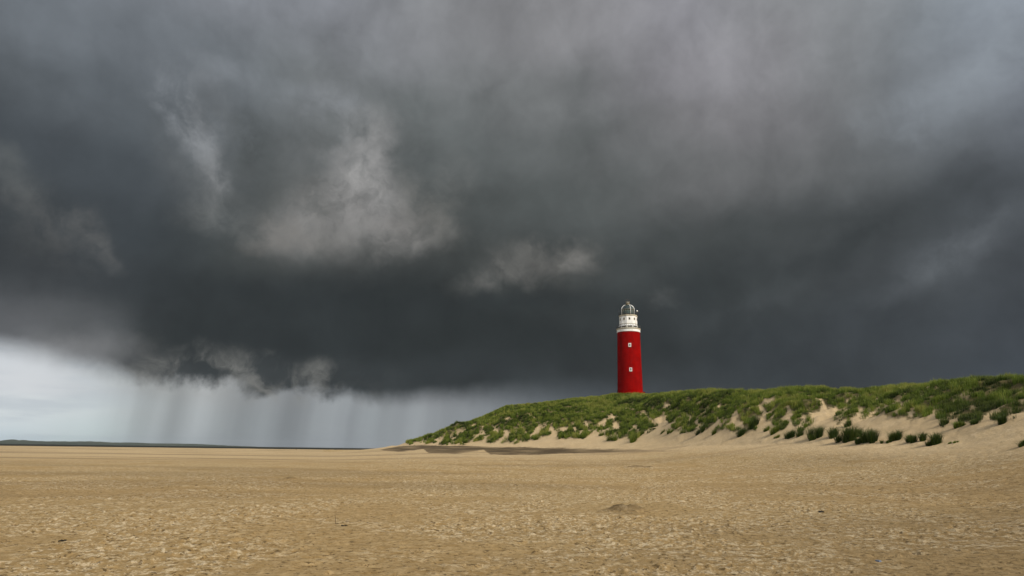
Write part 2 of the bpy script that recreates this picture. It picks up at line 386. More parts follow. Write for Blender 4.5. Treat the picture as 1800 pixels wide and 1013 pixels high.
# vegetation cover: 1 dense marram, 0 bare sand
LOW = [(600,700),(715,775),(740,776),(785,778),(810,777),(840,771),(860,774),(885,776),(912,775),(940,767),(980,768),(1020,766),(1050,762),(1085,766),(1110,770),(1135,757),(1154,749),(1175,744),(1200,753),(1230,750),(1256,756),(1275,750),(1300,760),(1325,752),(1345,738),(1370,752),(1385,748),(1410,750),(1425,742),(1440,726),(1450,712),(1460,738),(1489,738),(1515,736),(1530,730),(1555,728),(1580,728),(1600,731),(1625,732),(1640,726),(1655,743),(1690,738),(1722,735),(1750,731),(1770,733),(1800,727),(2000,722),(2300,720)]
HOLES = [(1172,714,10,4,10),(1243,722,6,5,0),(1349,706,8,5,-25),(1341,724,5,15,-28),(1290,735,5,13,25),(1298,748,9,9,0),(1336,746,11,15,-25),(1388,722,4,10,-15),(1388,742,6,11,-20),
 (1440,740,12,17,-35),(1449,724,7,13,-10),(1441,705,9,5,35),(1165,746,9,14,-40),(1143,742,5,13,-45),(1578,709,10,6,-15),(1602,725,5,8,0),(1509,721,7,4,0),(1684,707,8,3,0),(1795,690,10,3,0),(1798,706,6,5,0),
 (1641,726,4,9,0),(1578,690,5,2,0),(1620,694,3,4,0),(1659,697,3,3,0),(1018,727,9,3,0),(936,734,6,2,10),(893,737,8,2,25),(870,757,4,9,-35),(888,759,4,8,-35),(832,748,5,3,-25),(968,757,5,9,-20),(990,756,10,4,0),
 (1076,734,12,4,10),(1060,746,8,6,-20),(1082,751,7,8,-30),(1102,720,4,4,0),(1116,756,4,10,-50),(1210,734,4,8,-35),(1225,748,5,7,0),(1262,742,4,9,-20),(1412,735,4,8,-40),(1556,716,5,3,0),(1540,702,5,2,0),
 (1030,748,4,8,-40),(1010,757,4,7,-30),(920,757,3,7,-35),(850,763,3,6,-35),(815,762,2,5,-35),(1320,716,3,4,0),(1490,706,4,3,0),(1710,716,5,3,0),(1745,722,5,3,0),(1470,722,3,6,-20),(1130,728,5,4,-30)]
def cover(az, r, X, Y, Z, dune):
    px, py = project(X, Y, Z)
    sc = np.clip(95/np.maximum(r, 1), .35, 1.6)
    # fingers of grass reach down the slope, sand runs up between them
    n = fbm(px*.035/1, py*.02, 2, 120)*9+fbm((px+py*.8)*.09, py*.03, 3, 125)*9
    low = np.interp(px, [q[0] for q in LOW], [q[1] for q in LOW])+n*sc*.8
    c = sst(2.5, -2.5, py-low-3.5)
    fg = fbm((px+1.15*py)*.055, (py-.3*px)*.016, 3, 128)
    c = c*(1-sst(.12, .34, fg)*sst(-34, -4, py-low)*.95*(1-sst(1625, 1650, px)))
    wx = fbm(px*.12, py*.12, 2, 130)*3.5; wy = fbm(px*.12, py*.12, 2, 133)*2.5
    for hx, hy, rx, ry, rot in HOLES:
        ca, sa = math.cos(R(rot)), math.sin(R(rot)); dx = px+wx-hx; dy = py+wy-hy
        d = ((dx*ca+dy*sa)/rx)**2+((-dx*sa+dy*ca)/ry)**2
        c = c*sst(.75, 1.35, d)
    # thinning: small bare spots, more of them low on the slope
    th = fbm(X*.33, Y*.33, 3, 140)
    c = c*(1-sst(.22, .5, th+.5*(1-np.clip((low-py)/30, 0, 1))-.38)*.95)
    c = c*sst(.01, .03, dune)*sst(1.6, 2.4, Z)
    return c

def mesh_obj(name, V, Fc, mat, parent=None, smooth=False, attrs=None):
    me = bpy.data.meshes.new(name)
    nv, k = len(V), Fc.shape[1]; nf = len(Fc)
    me.vertices.add(nv); me.vertices.foreach_set('co', V.astype(np.float32).ravel())
    me.loops.add(nf*k); me.loops.foreach_set('vertex_index', Fc.astype(np.int32).ravel())
    me.polygons.add(nf); me.polygons.foreach_set('loop_start', np.arange(0, nf*k, k, dtype=np.int32))
    me.polygons.foreach_set('loop_total', np.full(nf, k, dtype=np.int32))
    if smooth: me.polygons.foreach_set('use_smooth', np.ones(nf, dtype=bool))
    me.update(calc_edges=True)
    for an, av in (attrs or {}).items():
        at = me.attributes.new(an, 'FLOAT', 'POINT'); at.data.foreach_set('value', av.astype(np.float32))
    me.materials.append(mat)
    o = bpy.data.objects.new(name, me); C.objects.link(o)
    if parent: o.parent = parent
    return o
def grid_faces(nr, nc, wrap=False):
    i = np.arange(nr-1)[:, None]; j = np.arange(nc if wrap else nc-1)[None, :]; j2 = (j+1) % nc
    return np.stack([i*nc+j, i*nc+j2, (i+1)*nc+j2, (i+1)*nc+j], -1).reshape(-1, 4)[:, ::-1]

# ------------------------------------------------------------------ materials
def mat(name):
    m = bpy.data.materials.new(name); m.use_nodes = True
    return m, NT(m.node_tree)
def finish(t, col, rough=.8, spec=.3, bump=None, bstr=.3, bdist=.02, metal=0.0, extra=None):
    b = t.n('ShaderNodeBsdfPrincipled')
    t.set(b.inputs['Base Color'], (col[0], col[1], col[2], 1) if isinstance(col, tuple) else col)
    t.set(b.inputs['Roughness'], rough); b.inputs['Specular IOR Level'].default_value = spec; b.inputs['Metallic'].default_value = metal
    if bump is not None:
        bn = t.n('ShaderNodeBump', ins={'Strength': bstr, 'Distance': bdist, 'Height': bump}); t.set(b.inputs['Normal'], bn.outputs[0])
    t.n('ShaderNodeOutputMaterial', ins={0: b.outputs[0]})
    return b
def m_sand():
    m, t = mat('sand')
    P = t.n('ShaderNodeTexCoord').outputs['Object']
    damp_shade = t.n('ShaderNodeAttribute', attribute_name='damp_shade').outputs['Fac']
    veg = t.n('ShaderNodeAttribute', attribute_name='veg').outputs['Fac']
    crust = t.n('ShaderNodeAttribute', attribute_name='crust').outputs['Fac']
    dune = t.n('ShaderNodeAttribute', attribute_name='dune').outputs['Fac']
    P2 = t.vm('MULTIPLY', P, (1, 1, .3))
    n1 = t.noise(P2, .35, 5, .6); n2 = t.noise(P2, 3.6, 8, .72, .2); n3 = t.noise(P2, 13, 7, .74); n4 = t.noise(P2, .06, 4, .55)
    base = t.mix(t.rng(t.m('ADD', t.m('MULTIPLY', n2, .55), t.m('MULTIPLY', n3, .45)), .36, .64), lin((153, 123, 75)), lin((196, 168, 122)))
    base = t.mix(t.rng(n4, .35, .65, 0, .6), base, lin((172, 146, 101)))
    # dry pale crust broken into flakes
    fl = t.m('MULTIPLY', t.rng(t.m('ADD', t.m('MULTIPLY', n2, .5), t.m('MULTIPLY', n3, .5)), .51, .555), t.rng(t.m('ADD', t.m('ADD', t.m('MULTIPLY', n1, .6), t.m('MULTIPLY', n4, .5)), t.m('MULTIPLY', crust, .1)), .515, .62))
    base = t.mix(t.m('MULTIPLY', fl, .75), base, lin((222, 202, 166)))
    # dark damp crumbs
    dk = t.rng(t.noise(t.vm('ADD', P2, (31, 7, 0)), 7.0, 8, .76, .1), .545, .59)
    base = t.mix(t.m('MULTIPLY', dk, .8), base, lin((84, 66, 40)))
    base = t.mix(t.m('MULTIPLY', dune, .65), base, lin((206, 181, 142)))
    base = t.mix(damp_shade, base, t.mix(t.rng(n2, .35, .65), lin((72, 60, 44)), lin((98, 83, 60))))  # damp sand, plus the shade painted over the right of the beach
    lit = t.mix(t.rng(t.noise(P, 1.3, 6, .6), .38, .62), lin((50, 50, 24)), lin((98, 88, 50)))
    base = t.mix(veg, base, lit)
    h = t.m('ADD', t.m('MULTIPLY', n3, .5), t.m('ADD', n2, t.m('MULTIPLY', t.noise(P2, 45, 3, .6), .22)))
    finish(t, base, .95, .12, h, 1.0, .07)
    return m
def m_plain(name, a, b, scale=2.0, rough=.7, spec=.3, streak=None, bstr=.15, metal=0.0):
    m, t = mat(name); P = t.n('ShaderNodeTexCoord').outputs['Object']
    n = t.noise(P, scale, 6, .6)
    col = t.mix(t.rng(n, .35, .65), lin(a), lin(b))
    if streak:
        s = t.noise(t.vm('MULTIPLY', P, (1, 1, .08)), scale*1.5, 6, .65)
        col = t.mix(t.rng(s, .52, .72, 0, streak[1]), col, lin(streak[0]))
    finish(t, col, rough, spec, t.noise(P, scale*9, 4, .6), bstr, .02, metal)
    return m
def m_grass(name, pal):
    m, t = mat(name)
    tint = t.n('ShaderNodeAttribute', attribute_name='tint').outputs['Fac']
    tip = t.n('ShaderNodeAttribute', attribute_name='tip').outputs['Fac']
    col = t.ramp(tint, [(0, lin(pal[0])), (.33, lin(pal[1])), (.66, lin(pal[2])), (1, lin(pal[3]))])
    col = t.mix(t.m('MULTIPLY', t.rng(tip, .45, 1), .34), col, lin(pal[4]))
    d = t.n('ShaderNodeBsdfPrincipled', ins={'Base Color': col, 'Roughness': .7, 'Specular IOR Level': .25})
    tr = t.n('ShaderNodeBsdfTranslucent', ins={0: col})
    mx = t.n('ShaderNodeMixShader', ins={0: .25, 1: d.outputs[0], 2: tr.outputs[0]})
    t.n('ShaderNodeOutputMaterial', ins={0: mx.outputs[0]})
    return m
def m_glass():
    m, t = mat('lantern_glass')
    b = t.n('ShaderNodeBsdfPrincipled', ins={'Base Color': (.55, .72, .68, 1), 'Roughness': .05, 'Transmission Weight': .85, 'IOR': 1.1})
    t.n('ShaderNodeOutputMaterial', ins={0: b.outputs[0]}); return m
M = dict(
 sand=m_sand(),
 grass=m_grass('marram', [(34,48,10),(68,88,18),(102,122,32),(148,148,70),(162,166,82)]),
 grass_dark=m_grass('marram_dark', [(26,42,12),(44,64,18),(64,84,26),(94,104,44),(112,122,56)]),
 shrub=m_plain('shrub_leaf', (46,54,30), (66,72,40), 1.5, .8, .2),
 red=m_plain('red_paint', (124,4,2), (140,6,3), .35, .85, .03, ((82,8,6), .6)),
 white=m_plain('white_paint', (232,231,225), (242,241,237), .9, .55, .3, ((168,158,132), .6)),
 trim=m_plain('weathered_stone', (168,160,138), (190,182,160), 1.2, .7, .3, ((112,104,84), .6)),
 iron=m_plain('dark_iron', (44,46,46), (64,64,60), 3, .5, .4),
 bronze=m_plain('weathered_bronze', (120,112,92), (146,136,112), 3, .45, .5),
 dark=m_plain('dark_opening', (14,15,16), (24,25,26), 3, .4, .5),
 glassm=m_glass(),
 lens=m_plain('lens_glass', (46,84,84), (78,122,118), 2, .15, .6),
 roofm=m_plain('dome_metal', (34,46,46), (58,72,70), 1.5, .35, .5),
 hill=m_plain('far_hill', (62,70,58), (80,84,70), .003, .9, .1),
 sea=m_plain('sea_water', (30,31,20), (42,41,28), .01, .75, .1),
 wood=m_plain('driftwood', (62,48,32), (92,74,50), 8, .8, .2),
 weed=m_plain('seaweed', (28,24,16), (50,42,26), 8, .6, .3),
 blue=m_plain('blue_plastic', (104,116,134), (116,128,146), 5, .4, .4),
)

def tag(o, label=None, cat=None, group=None, kind=None):
    if label: o['label'] = label
    if cat: o['category'] = cat
    if group: o['group'] = group
    if kind: o['kind'] = kind
    return o

# ------------------------------------------------------------------ ground sheet
def build_ground():
    fine = np.linspace(R(-43), R(43), 1150)
    coarse = np.linspace(R(43), R(317), 140)[1:-1]
    A = np.concatenate([fine, coarse])
    rr = [.6]
    while rr[-1] < 900:
        r = rr[-1]
        rr.append(r+(0.5 if r < 6.5 else max(.035, .0048*r) if r < 45 else (.008*r if r < 300 else .03*r)))
    rr = np.array(rr); nr, nc = len(rr), len(A)
    az = np.tile(A, (nr, 1)); r = np.tile(rr[:, None], (1, nc))
    azw = (az+np.pi) % (2*np.pi)-np.pi
    z, dune, t = terrain(azw, r)
    X = r*np.sin(az); Y = r*np.cos(az)
    dz, patch = near_relief(X, Y, r, dune)
    # two small dug heaps of sand on the open beach
    heap = np.zeros_like(z)
    for px, py, w, h, dp in ((1084,900,.36,.14,0),(1097,901,.3,.09,0),(1117,900,.27,.16,0),(1106,905,.5,.05,0),(1122,821,.9,.16,0),(1142,822,.4,.12,0),(505,843,.35,.10,0),(515,843,.25,.08,0),(928,926,.12,.07,0),(958,924,.15,.08,0),(1048,925,.10,.08,0)):
        p, _ = put(px, py); d = ((X-p.x)/w)**2+((Y-p.y)/(w*.9))**2
        bump = np.exp(-d)*(1+.25*fbm(X*4, Y*4, 2, 150)); heap = heap+h*bump
    z = z+dz+heap
    z[r < 2] = np.minimum(z[r < 2], .1)
    px, py = project(X, Y, z)
    veg = np.where(np.abs(azw) < R(60), cover(azw, r, X, Y, z, dune), 0)
    # dark damp tongues at the foot of the dune's far end
    up = np.interp(px, [660,700,740,800,860,930,1000,1060,1130,1200,1260], [792,785,783,784.5,786,787,788,790,791,792,793])
    dn = np.interp(px, [660,676,700,728,744,752,800,840,850,862,930,1000,1060,1130,1200,1260], [789,793,794.5,792,789.5,796,797.5,793,791.5,799,800,798,796.5,795.5,793.5,792])
    wob = fbm(X*.05, Y*.25, 3, 160)+.8*fbm(px*.03, py*.9, 3, 165)
    damp_shade = sst(-1.0, .8, py-up+wob*1.2)*sst(.6, -1.0, py-dn+wob*1.2)*sst(1270, 1000, px)*.95
    damp_shade = damp_shade*(.95+.35*fbm(px*.02, py*.5, 3, 168))
    damp_shade = np.clip(damp_shade, 0, 1)*(r > 60)*(np.abs(azw) < R(40))
    # thin dark lines of strandline far out on the left
    far = sst(60, 110, r)*(1-sst(420, 520, r))*(1-sst(0, .02, dune))
    st = fbm(X*.006, Y*.055, 4, 170)
    damp_shade = np.maximum(damp_shade, far*sst(.18, .42, st)*.42)
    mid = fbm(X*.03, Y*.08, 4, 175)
    damp_shade = np.maximum(damp_shade, sst(.05, .6, mid)*.22*(1-sst(0, .03, dune)))
    damp_shade = np.maximum(damp_shade, np.clip(heap*6, 0, .62))
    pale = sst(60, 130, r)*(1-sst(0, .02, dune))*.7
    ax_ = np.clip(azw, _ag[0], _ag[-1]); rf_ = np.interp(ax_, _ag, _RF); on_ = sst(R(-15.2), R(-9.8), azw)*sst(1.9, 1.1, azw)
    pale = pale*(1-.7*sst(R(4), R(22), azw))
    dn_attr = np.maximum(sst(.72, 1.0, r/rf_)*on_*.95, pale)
    damp_shade = np.maximum(damp_shade, .24*sst(R(8), R(32), azw)*(1-sst(.75, 1, r/rf_))*(.6+.8*sst(-.4, .4, mid)))  # shade painted into the sand colour, deepening towards the right of the beach
    V = np.stack([X, Y, z], -1).reshape(-1, 3)
    Fc = grid_faces(nr, nc, wrap=True)
    V = np.vstack([V, [[0, 0, 0]]])
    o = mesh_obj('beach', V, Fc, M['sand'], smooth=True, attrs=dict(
        damp_shade=np.append(damp_shade.ravel(), 0), veg=np.append(np.clip(veg, 0, 1).ravel()*.9, 0), crust=np.append(patch.ravel(), 0), dune=np.append(dn_attr.ravel(), 0)))
    me = o.data
    bm = bmesh.new(); bm.from_mesh(me); bm.verts.ensure_lookup_table(); c = bm.verts[len(V)-1]
    for j in range(nc):
        a, b = bm.verts[j], bm.verts[(j+1) % nc]
        try: bm.faces.new((c, a, b))
        except ValueError: pass
    bm.to_mesh(me); bm.free()
    me.polygons.foreach_set('use_smooth', np.ones(len(me.polygons), dtype=bool))
    tag(o, kind='structure')
    return dict(X=X, Y=Y, z=z, veg=veg, r=r, az=azw, nf=len(fine), dune=dune, px=px, py=py)
GD = build_ground()

# ------------------------------------------------------------------ blades
def blades(P, h, w, lean, az, tint, curve=.5):
    "each blade a bent tapering ribbon: 5 vertices"
    n = len(P)
    side = np.stack([np.cos(az+1.57), np.sin(az+1.57), np.zeros(n)], -1)
    out = np.stack([np.cos(az), np.sin(az), np.zeros(n)], -1)
    up = np.array([0, 0, 1.])
    mid = P+(up*(h*.6)[:, None])+out*(h*lean*.35)[:, None]
    top = P+(up*(h*(1-.25*lean))[:, None])+out*(h*lean*1.0)[:, None]
    hw = (w/2)[:, None]
    V = np.stack([P-side*hw, P+side*hw, mid+side*hw*.8, mid-side*hw*.8, top], 1)
    b = (np.arange(n)*5)[:, None]
    T = np.stack([b+np.array([0, 1, 2]), b+np.array([0, 2, 3]), b+np.array([3, 2, 4])], 1).reshape(-1, 3)
    tt = np.repeat(tint, 5); tp = np.tile(np.array([0, 0, .6, .6, 1.]), n)
    return V.reshape(-1, 3), T, tt, tp

def build_dune_grass():
    nf = GD['nf']
    X, Y, z, veg, r, az, dune, px, py = [GD[k][:, :nf] for k in ('X', 'Y', 'z', 'veg', 'r', 'az', 'dune', 'px', 'py')]
    # cell weights
    dA = np.zeros_like(r); dA[:-1, :-1] = (r[1:, :-1]-r[:-1, :-1])*r[:-1, :-1]*(az[:-1, 1:]-az[:-1, :-1])
    rc = np.interp(az, _ag, _RC); vis = (r > 30) & (r < rc+14)
    wgt = dA*np.clip(veg, 0, 1)**1.3*vis*np.clip(110/r, .3, 2.2)*(.12+sst(-.15, .3, fbm(X*.75, Y*.75, 2, 230)))
    tot = wgt.sum(); N = 50000
    idx = RNG.choice(wgt.size, N, p=(wgt/tot).ravel()); i, j = np.unravel_index(idx, wgt.shape)
    i = np.minimum(i, r.shape[0]-2); j = np.minimum(j, r.shape[1]-2)
    u, v = RNG.random(N)[:, None], RNG.random(N)[:, None]
    G3 = np.stack([X, Y, z], -1)
    P = (G3[i, j]*(1-u)+G3[i+1, j]*u)*(1-v)+(G3[i, j+1]*(1-u)+G3[i+1, j+1]*u)*v
    rt = np.hypot(P[:, 0], P[:, 1]); dn = dune[i, j]
    big = fbm(P[:, 0]*.09, P[:, 1]*.09, 3, 200); sm = fbm(P[:, 0]*.5, P[:, 1]*.5, 2, 210)
    cl2 = fbm(P[:, 0]*.9, P[:, 1]*.9, 2, 220)
    tt = np.clip(.36+big*.6+sm*.5+cl2*.5+RNG.normal(0, .10, N)+.24*sst(.6, 1, dn), 0, 1)
    bank = sst(1640, 1662, px[i, j])*sst(700, 718, py[i, j]+fbm(px[i, j]*.03, py[i, j]*.05, 2, 240)*14)
    tt = tt*(1-.75*bank)
    ht = (.40+.30*RNG.random(N)+.5*np.clip(sm+cl2*.6, -.4, .8))*(1-.25*sst(.85, 1, dn))
    ht = np.clip(ht, .18, 1.15)*np.clip(rt/110, .95, 1.35)
    K = 18
    Pb = np.repeat(P, K, 0); rb = np.repeat(rt, K)
    ang = RNG.random(N*K)*2*np.pi; rad = np.sqrt(RNG.random(N*K))*np.repeat(.16+.0011*rt, K)
    Pb[:, 0] += np.cos(ang)*rad; Pb[:, 1] += np.sin(ang)*rad; Pb[:, 2] -= .05
    wind = RNG.normal(0, .9, N*K)          # wind from the left: blades bow to the right
    baz = np.where(RNG.random(N*K) < .62, wind, ang)
    h = np.repeat(ht, K)*(.6+.55*RNG.random(N*K)); lean = .08+.55*RNG.random(N*K)**1.3
    w = np.clip(.00032*rb, .014, .09)*(.7+.6*RNG.random(N*K))
    ti = np.clip(np.repeat(tt, K)+RNG.normal(0, .10, N*K), 0, 1)
    V, T, a, b = blades(Pb, h, w, lean, baz, ti)
    o = mesh_obj('dune_grass', V, T, M['grass'], attrs=dict(tint=a, tip=b))
    tag(o, 'green marram grass covering the dune slope and crest', 'grass', kind='stuff')
build_dune_grass()

# single clumps that stand on bare sand
def clump_mesh(name, width, height, nb, material, parent=None, seed=0, at=None):
    "several crowded tussocks of unequal height that together make one irregular clump"
    g = np.random.default_rng(seed); k = int(np.clip(round(width/height*3.2), 2, 8)); A = []
    for i in range(k):
        n = nb//k; c = ((i+.5)/k-.5)*width*.68+g.normal(0, .05)*width; cy = g.normal(0, .3)*width
        hh = height*(1.0 if i == int(g.integers(k)) else .5+.45*g.random()); rr = width/k*(.45+.3*g.random())
        a = g.random(n)*2*np.pi; q = np.sqrt(g.random(n))
        P = np.stack([c+np.cos(a)*q*rr, cy+np.sin(a)*q*rr, np.full(n, -.05)], -1)
        if at is not None:
            gx, gy = at.x+P[:, 0], at.y+P[:, 1]; P[:, 2] += terrain(np.arctan2(gx, gy), np.hypot(gx, gy))[0]-at.z
        h = hh*(.35+.7*g.random(n)); lean = .06+q*.35+.75*g.random(n)**2
        baz = np.where(g.random(n) < .45, g.normal(0, .8, n), a+g.normal(0, .6, n))
        A.append((P, h, np.full(n, .026)*(.6+.8*g.random(n)), lean, baz, np.clip(g.normal(.3+.3*g.random(), .2, n), 0, 1)))
    P, h, w, lean, baz, ti = [np.concatenate([q[j] for q in A]) for j in range(6)]
    V, T, t1, t2 = blades(P, h, w, lean, baz, ti)
    return mesh_obj(name, V, T, material, parent, attrs=dict(tint=t1, tip=t2))
CL = [ # px, base y, height px, width px, dark?, label
 (1433,770,20,30,1,'large dense round dark green marram clump alone on sand below the sandy blowout'),
 (1463,768,18,15,1,'upright dark marram clump just right of the large round one at the dune foot'),
 (1475,777,15,15,1,'low dark marram clump standing furthest down the sand under two taller ones'),
 (1491,775,26,19,1,'tall dark marram clump at the right end of the first cluster on the dune foot'),
 (1490,750,12,11,1,'small dark marram clump higher up the sand directly above the tall clump'),
 (1509,768,14,13,1,'small pointed marram clump at the upper left of the second dune foot cluster'),
 (1513,778,14,17,1,'broad low marram clump at the lower left of the second dune foot cluster'),
 (1530,777,23,21,1,'tall peaked dark marram clump at the right of the second dune foot cluster'),
 (1572,775,17,15,1,'spiky thin marram clump with one tall point between two clusters on sand'),
 (1559,779,9,15,1,'flat straggling marram clump lying left of the spiky thin one'),
 (1599,778,13,10,1,'narrow marram clump at the left end of the lowest right cluster'),
 (1614,777,15,22,1,'wide ragged marram clump in the middle of the lowest right cluster'),
 (1636,782,19,22,1,'dense dark marram clump at the right end of the lowest right cluster'),
 (1689,751,11,14,0,'small pale green marram clump alone on sand below the dark grass bank'),
 (1717,745,12,14,1,'small dark round marram clump just under the dark grass bank'),
 (1764,744,15,15,1,'big dark marram clump spilling onto sand near the right edge of the dune'),
 (1675,779,5,11,0,'tiny sparse grass sprig low on open sand right of the last cluster'),
 (1798,784,10,13,1,'small dark clump low on the sand at the far right'),
 (1659,747,11,12,1,'dark marram clump hanging at the lower left corner of the dark grass bank'),
 (1112,777,16,17,0,'bright green marram clump low on the sand below the lighthouse'),
 (1127,765,11,15,0,'green marram clump just above and right of the one below the lighthouse'),
 (1165,761,6,9,0,'tiny low marram clump, left one of a pair on the pale sand ramp'),
 (1177,762,10,8,0,'tiny upright marram clump, right one of a pair on the pale sand ramp'),
 (1205,760,10,20,0,'wide low marram clump fringing the grass right of the pale sand ramp'),
 (1233,761,15,12,1,'narrow dark marram clump standing clear of the grass right of the wide low one'),
 (1255,764,11,7,0,'thin short marram clump right of the narrow dark one'),
 (1303,765,16,22,1,'big slanted marram clump at the lower end of a grass finger'),
 (1325,751,18,16,1,'dark marram clump at the upper end of the slanted grass finger'),
 (1347,758,10,9,0,'small marram clump on sand between two grass fingers'),
 (1361,762,15,17,0,'rounded olive marram clump right of the small one between grass fingers'),
 (1365,770,7,9,0,'very small faint marram clump on sand beneath the rounded olive one'),
 (1394,770,19,23,1,'large dark marram clump on sand left of the dense round one'),
 (1408,758,11,11,0,'small marram clump on the slope above and right of the large dark one'),
 (1077,775,15,17,0,'green marram clump at the lower grass edge left below the lighthouse'),
 (1057,766,9,12,0,'small marram clump on sand up and left of the one below the lighthouse'),
 (1024,769,13,18,0,'rounded marram clump hanging over sand in the middle of the dune front'),
 (988,770,11,17,0,'marram clump at the tip of a grass finger left of the rounded one'),
 (942,773,8,9,0,'small isolated marram clump on the long pale sand foot'),
 (843,772,9,13,0,'small marram clump at the low far end of the dune'),
 (818,779,8,9,0,'smallest low marram clump near the dark wet sand at the far end'),
]
for k, (px, by, hp, wp, dk, lab) in enumerate(CL):
    p, r = put(px, by)
    s = math.hypot(r, p.z-EYE)/F_PX*1.03
    o = clump_mesh('marram_clump', wp*s, hp*s*1.15, int(260+wp*hp*1.3), M['grass_dark' if dk else 'grass'], seed=300+k, at=p)
    o.location = p; tag(o, lab, 'grass clump', 'marram clumps standing on bare sand at the foot of the dune')

# ------------------------------------------------------------------ dark shrubs on the crest
def shrub(px, py, w, h, label, seed):
    p, r = put(px, py); s = r/F_PX
    g = np.random.default_rng(seed); n = 900
    a = g.random(n)*2*np.pi; u = g.random(n)**.5; zz = g.random(n)
    rad = w*s/2*np.sqrt(np.clip(1-(zz*1.0)**2, 0, 1))*u*(1+.25*np.sin(a*4+seed))
    Cn = np.stack([np.cos(a)*rad, np.sin(a)*rad, zz*h*s*(.8+.3*np.sin(a*2+seed))], -1)
    sz = .13*(.6+.8*g.random(n))[:, None, None]
    t = g.normal(0, 1, (n, 3, 3)); t /= np.linalg.norm(t, axis=2, keepdims=True)
    V = (Cn[:, None, :]+t*sz).reshape(-1, 3); Fc = np.arange(n*3).reshape(-1, 3)
    e = bpy.data.objects.new('shrub', None); C.objects.link(e); e.location = p
    tag(e, label, 'shrub', 'dark shrubs on the dune crest')
    mesh_obj('foliage', V, Fc, M['shrub'], e)
    st = mb(); st.tube([(0, 0, -.1), (.05, 0, h*s*.6)], .04, 6); st.build('stem', M['wood'], e)

# ------------------------------------------------------------------ mesh builder
class mb:
    def __init__(s): s.bm = bmesh.new()
    def face(s, vs): 
        try: return s.bm.faces.new(vs)
        except ValueError: return None
    def lathe(s, prof, n=48, phase=0.0, smooth=True, a0=0, a1=2*math.pi, center=(0, 0)):
        full = abs(a1-a0-2*math.pi) < 1e-6; rings = []; m = n if full else n+1
        for (r, z) in prof:
            if r < 1e-5: rings.append([s.bm.verts.new((center[0], center[1], z))])
            else: rings.append([s.bm.verts.new((center[0]+r*math.sin(phase+a0+(a1-a0)*k/n), center[1]-r*math.cos(phase+a0+(a1-a0)*k/n), z)) for k in range(m)])
        for A, B in zip(rings, rings[1:]):
            for k in range(n):
                k2 = (k+1) % m
                if len(A) == 1: f = s.face((A[0], B[k2], B[k]))
                elif len(B) == 1: f = s.face((A[k], A[k2], B[0]))
                else: f = s.face((A[k], A[k2], B[k2], B[k]))
                if f: f.smooth = smooth
        return s
    def tube(s, pts, r, n=6, closed=False):
        pts = [Vector(p) for p in pts]; rings = []; L = len(pts)
        for i, p in enumerate(pts):
            a = pts[(i-1) % L] if (closed or i > 0) else p; b = pts[(i+1) % L] if (closed or i < L-1) else p
            d = (b-a).normalized(); x = d.cross(Vector((0, 0, 1)))
            if x.length < 1e-3: x = d.cross(Vector((0, 1, 0)))
            x.normalize(); y = d.cross(x)
            rings.append([s.bm.verts.new(p+x*r*math.cos(2*math.pi*k/n)+y*r*math.sin(2*math.pi*k/n)) for k in range(n)])
        for i in range(L if closed else L-1):
            A, B = rings[i], rings[(i+1) % L]
            for k in range(n):
                f = s.face((A[k], A[(k+1) % n], B[(k+1) % n], B[k]))
                if f: f.smooth = True
        if not closed: s.face(rings[0][::-1]); s.face(rings[-1])
        return s
    def box(s, cx, cy, cz, sx, sy, sz, rot=0.0):
        vs = []
        for dz in (-.5, .5):
            for dx, dy in ((-.5, -.5), (.5, -.5), (.5, .5), (-.5, .5)):
                x, y = dx*sx, dy*sy
                vs.append(s.bm.verts.new((cx+x*math.cos(rot)-y*math.sin(rot), cy+x*math.sin(rot)+y*math.cos(rot), cz+dz*sz)))
        for q in ((3, 2, 1, 0), (4, 5, 6, 7), (0, 1, 5, 4), (1, 2, 6, 5), (2, 3, 7, 6), (3, 0, 4, 7)): s.face([vs[k] for k in q])
        return s
    def build(s, name, m, parent=None, bevel=0):
        bmesh.ops.recalc_face_normals(s.bm, faces=s.bm.faces)
        me = bpy.data.meshes.new(name); s.bm.to_mesh(me); s.bm.free(); me.materials.append(m)
        o = bpy.data.objects.new(name, me); C.objects.link(o)
        if parent: o.parent = parent
        if bevel:
            b = o.modifiers.new('bevel', 'BEVEL'); b.width = bevel; b.segments = 2; b.limit_method = 'ANGLE'
        return o

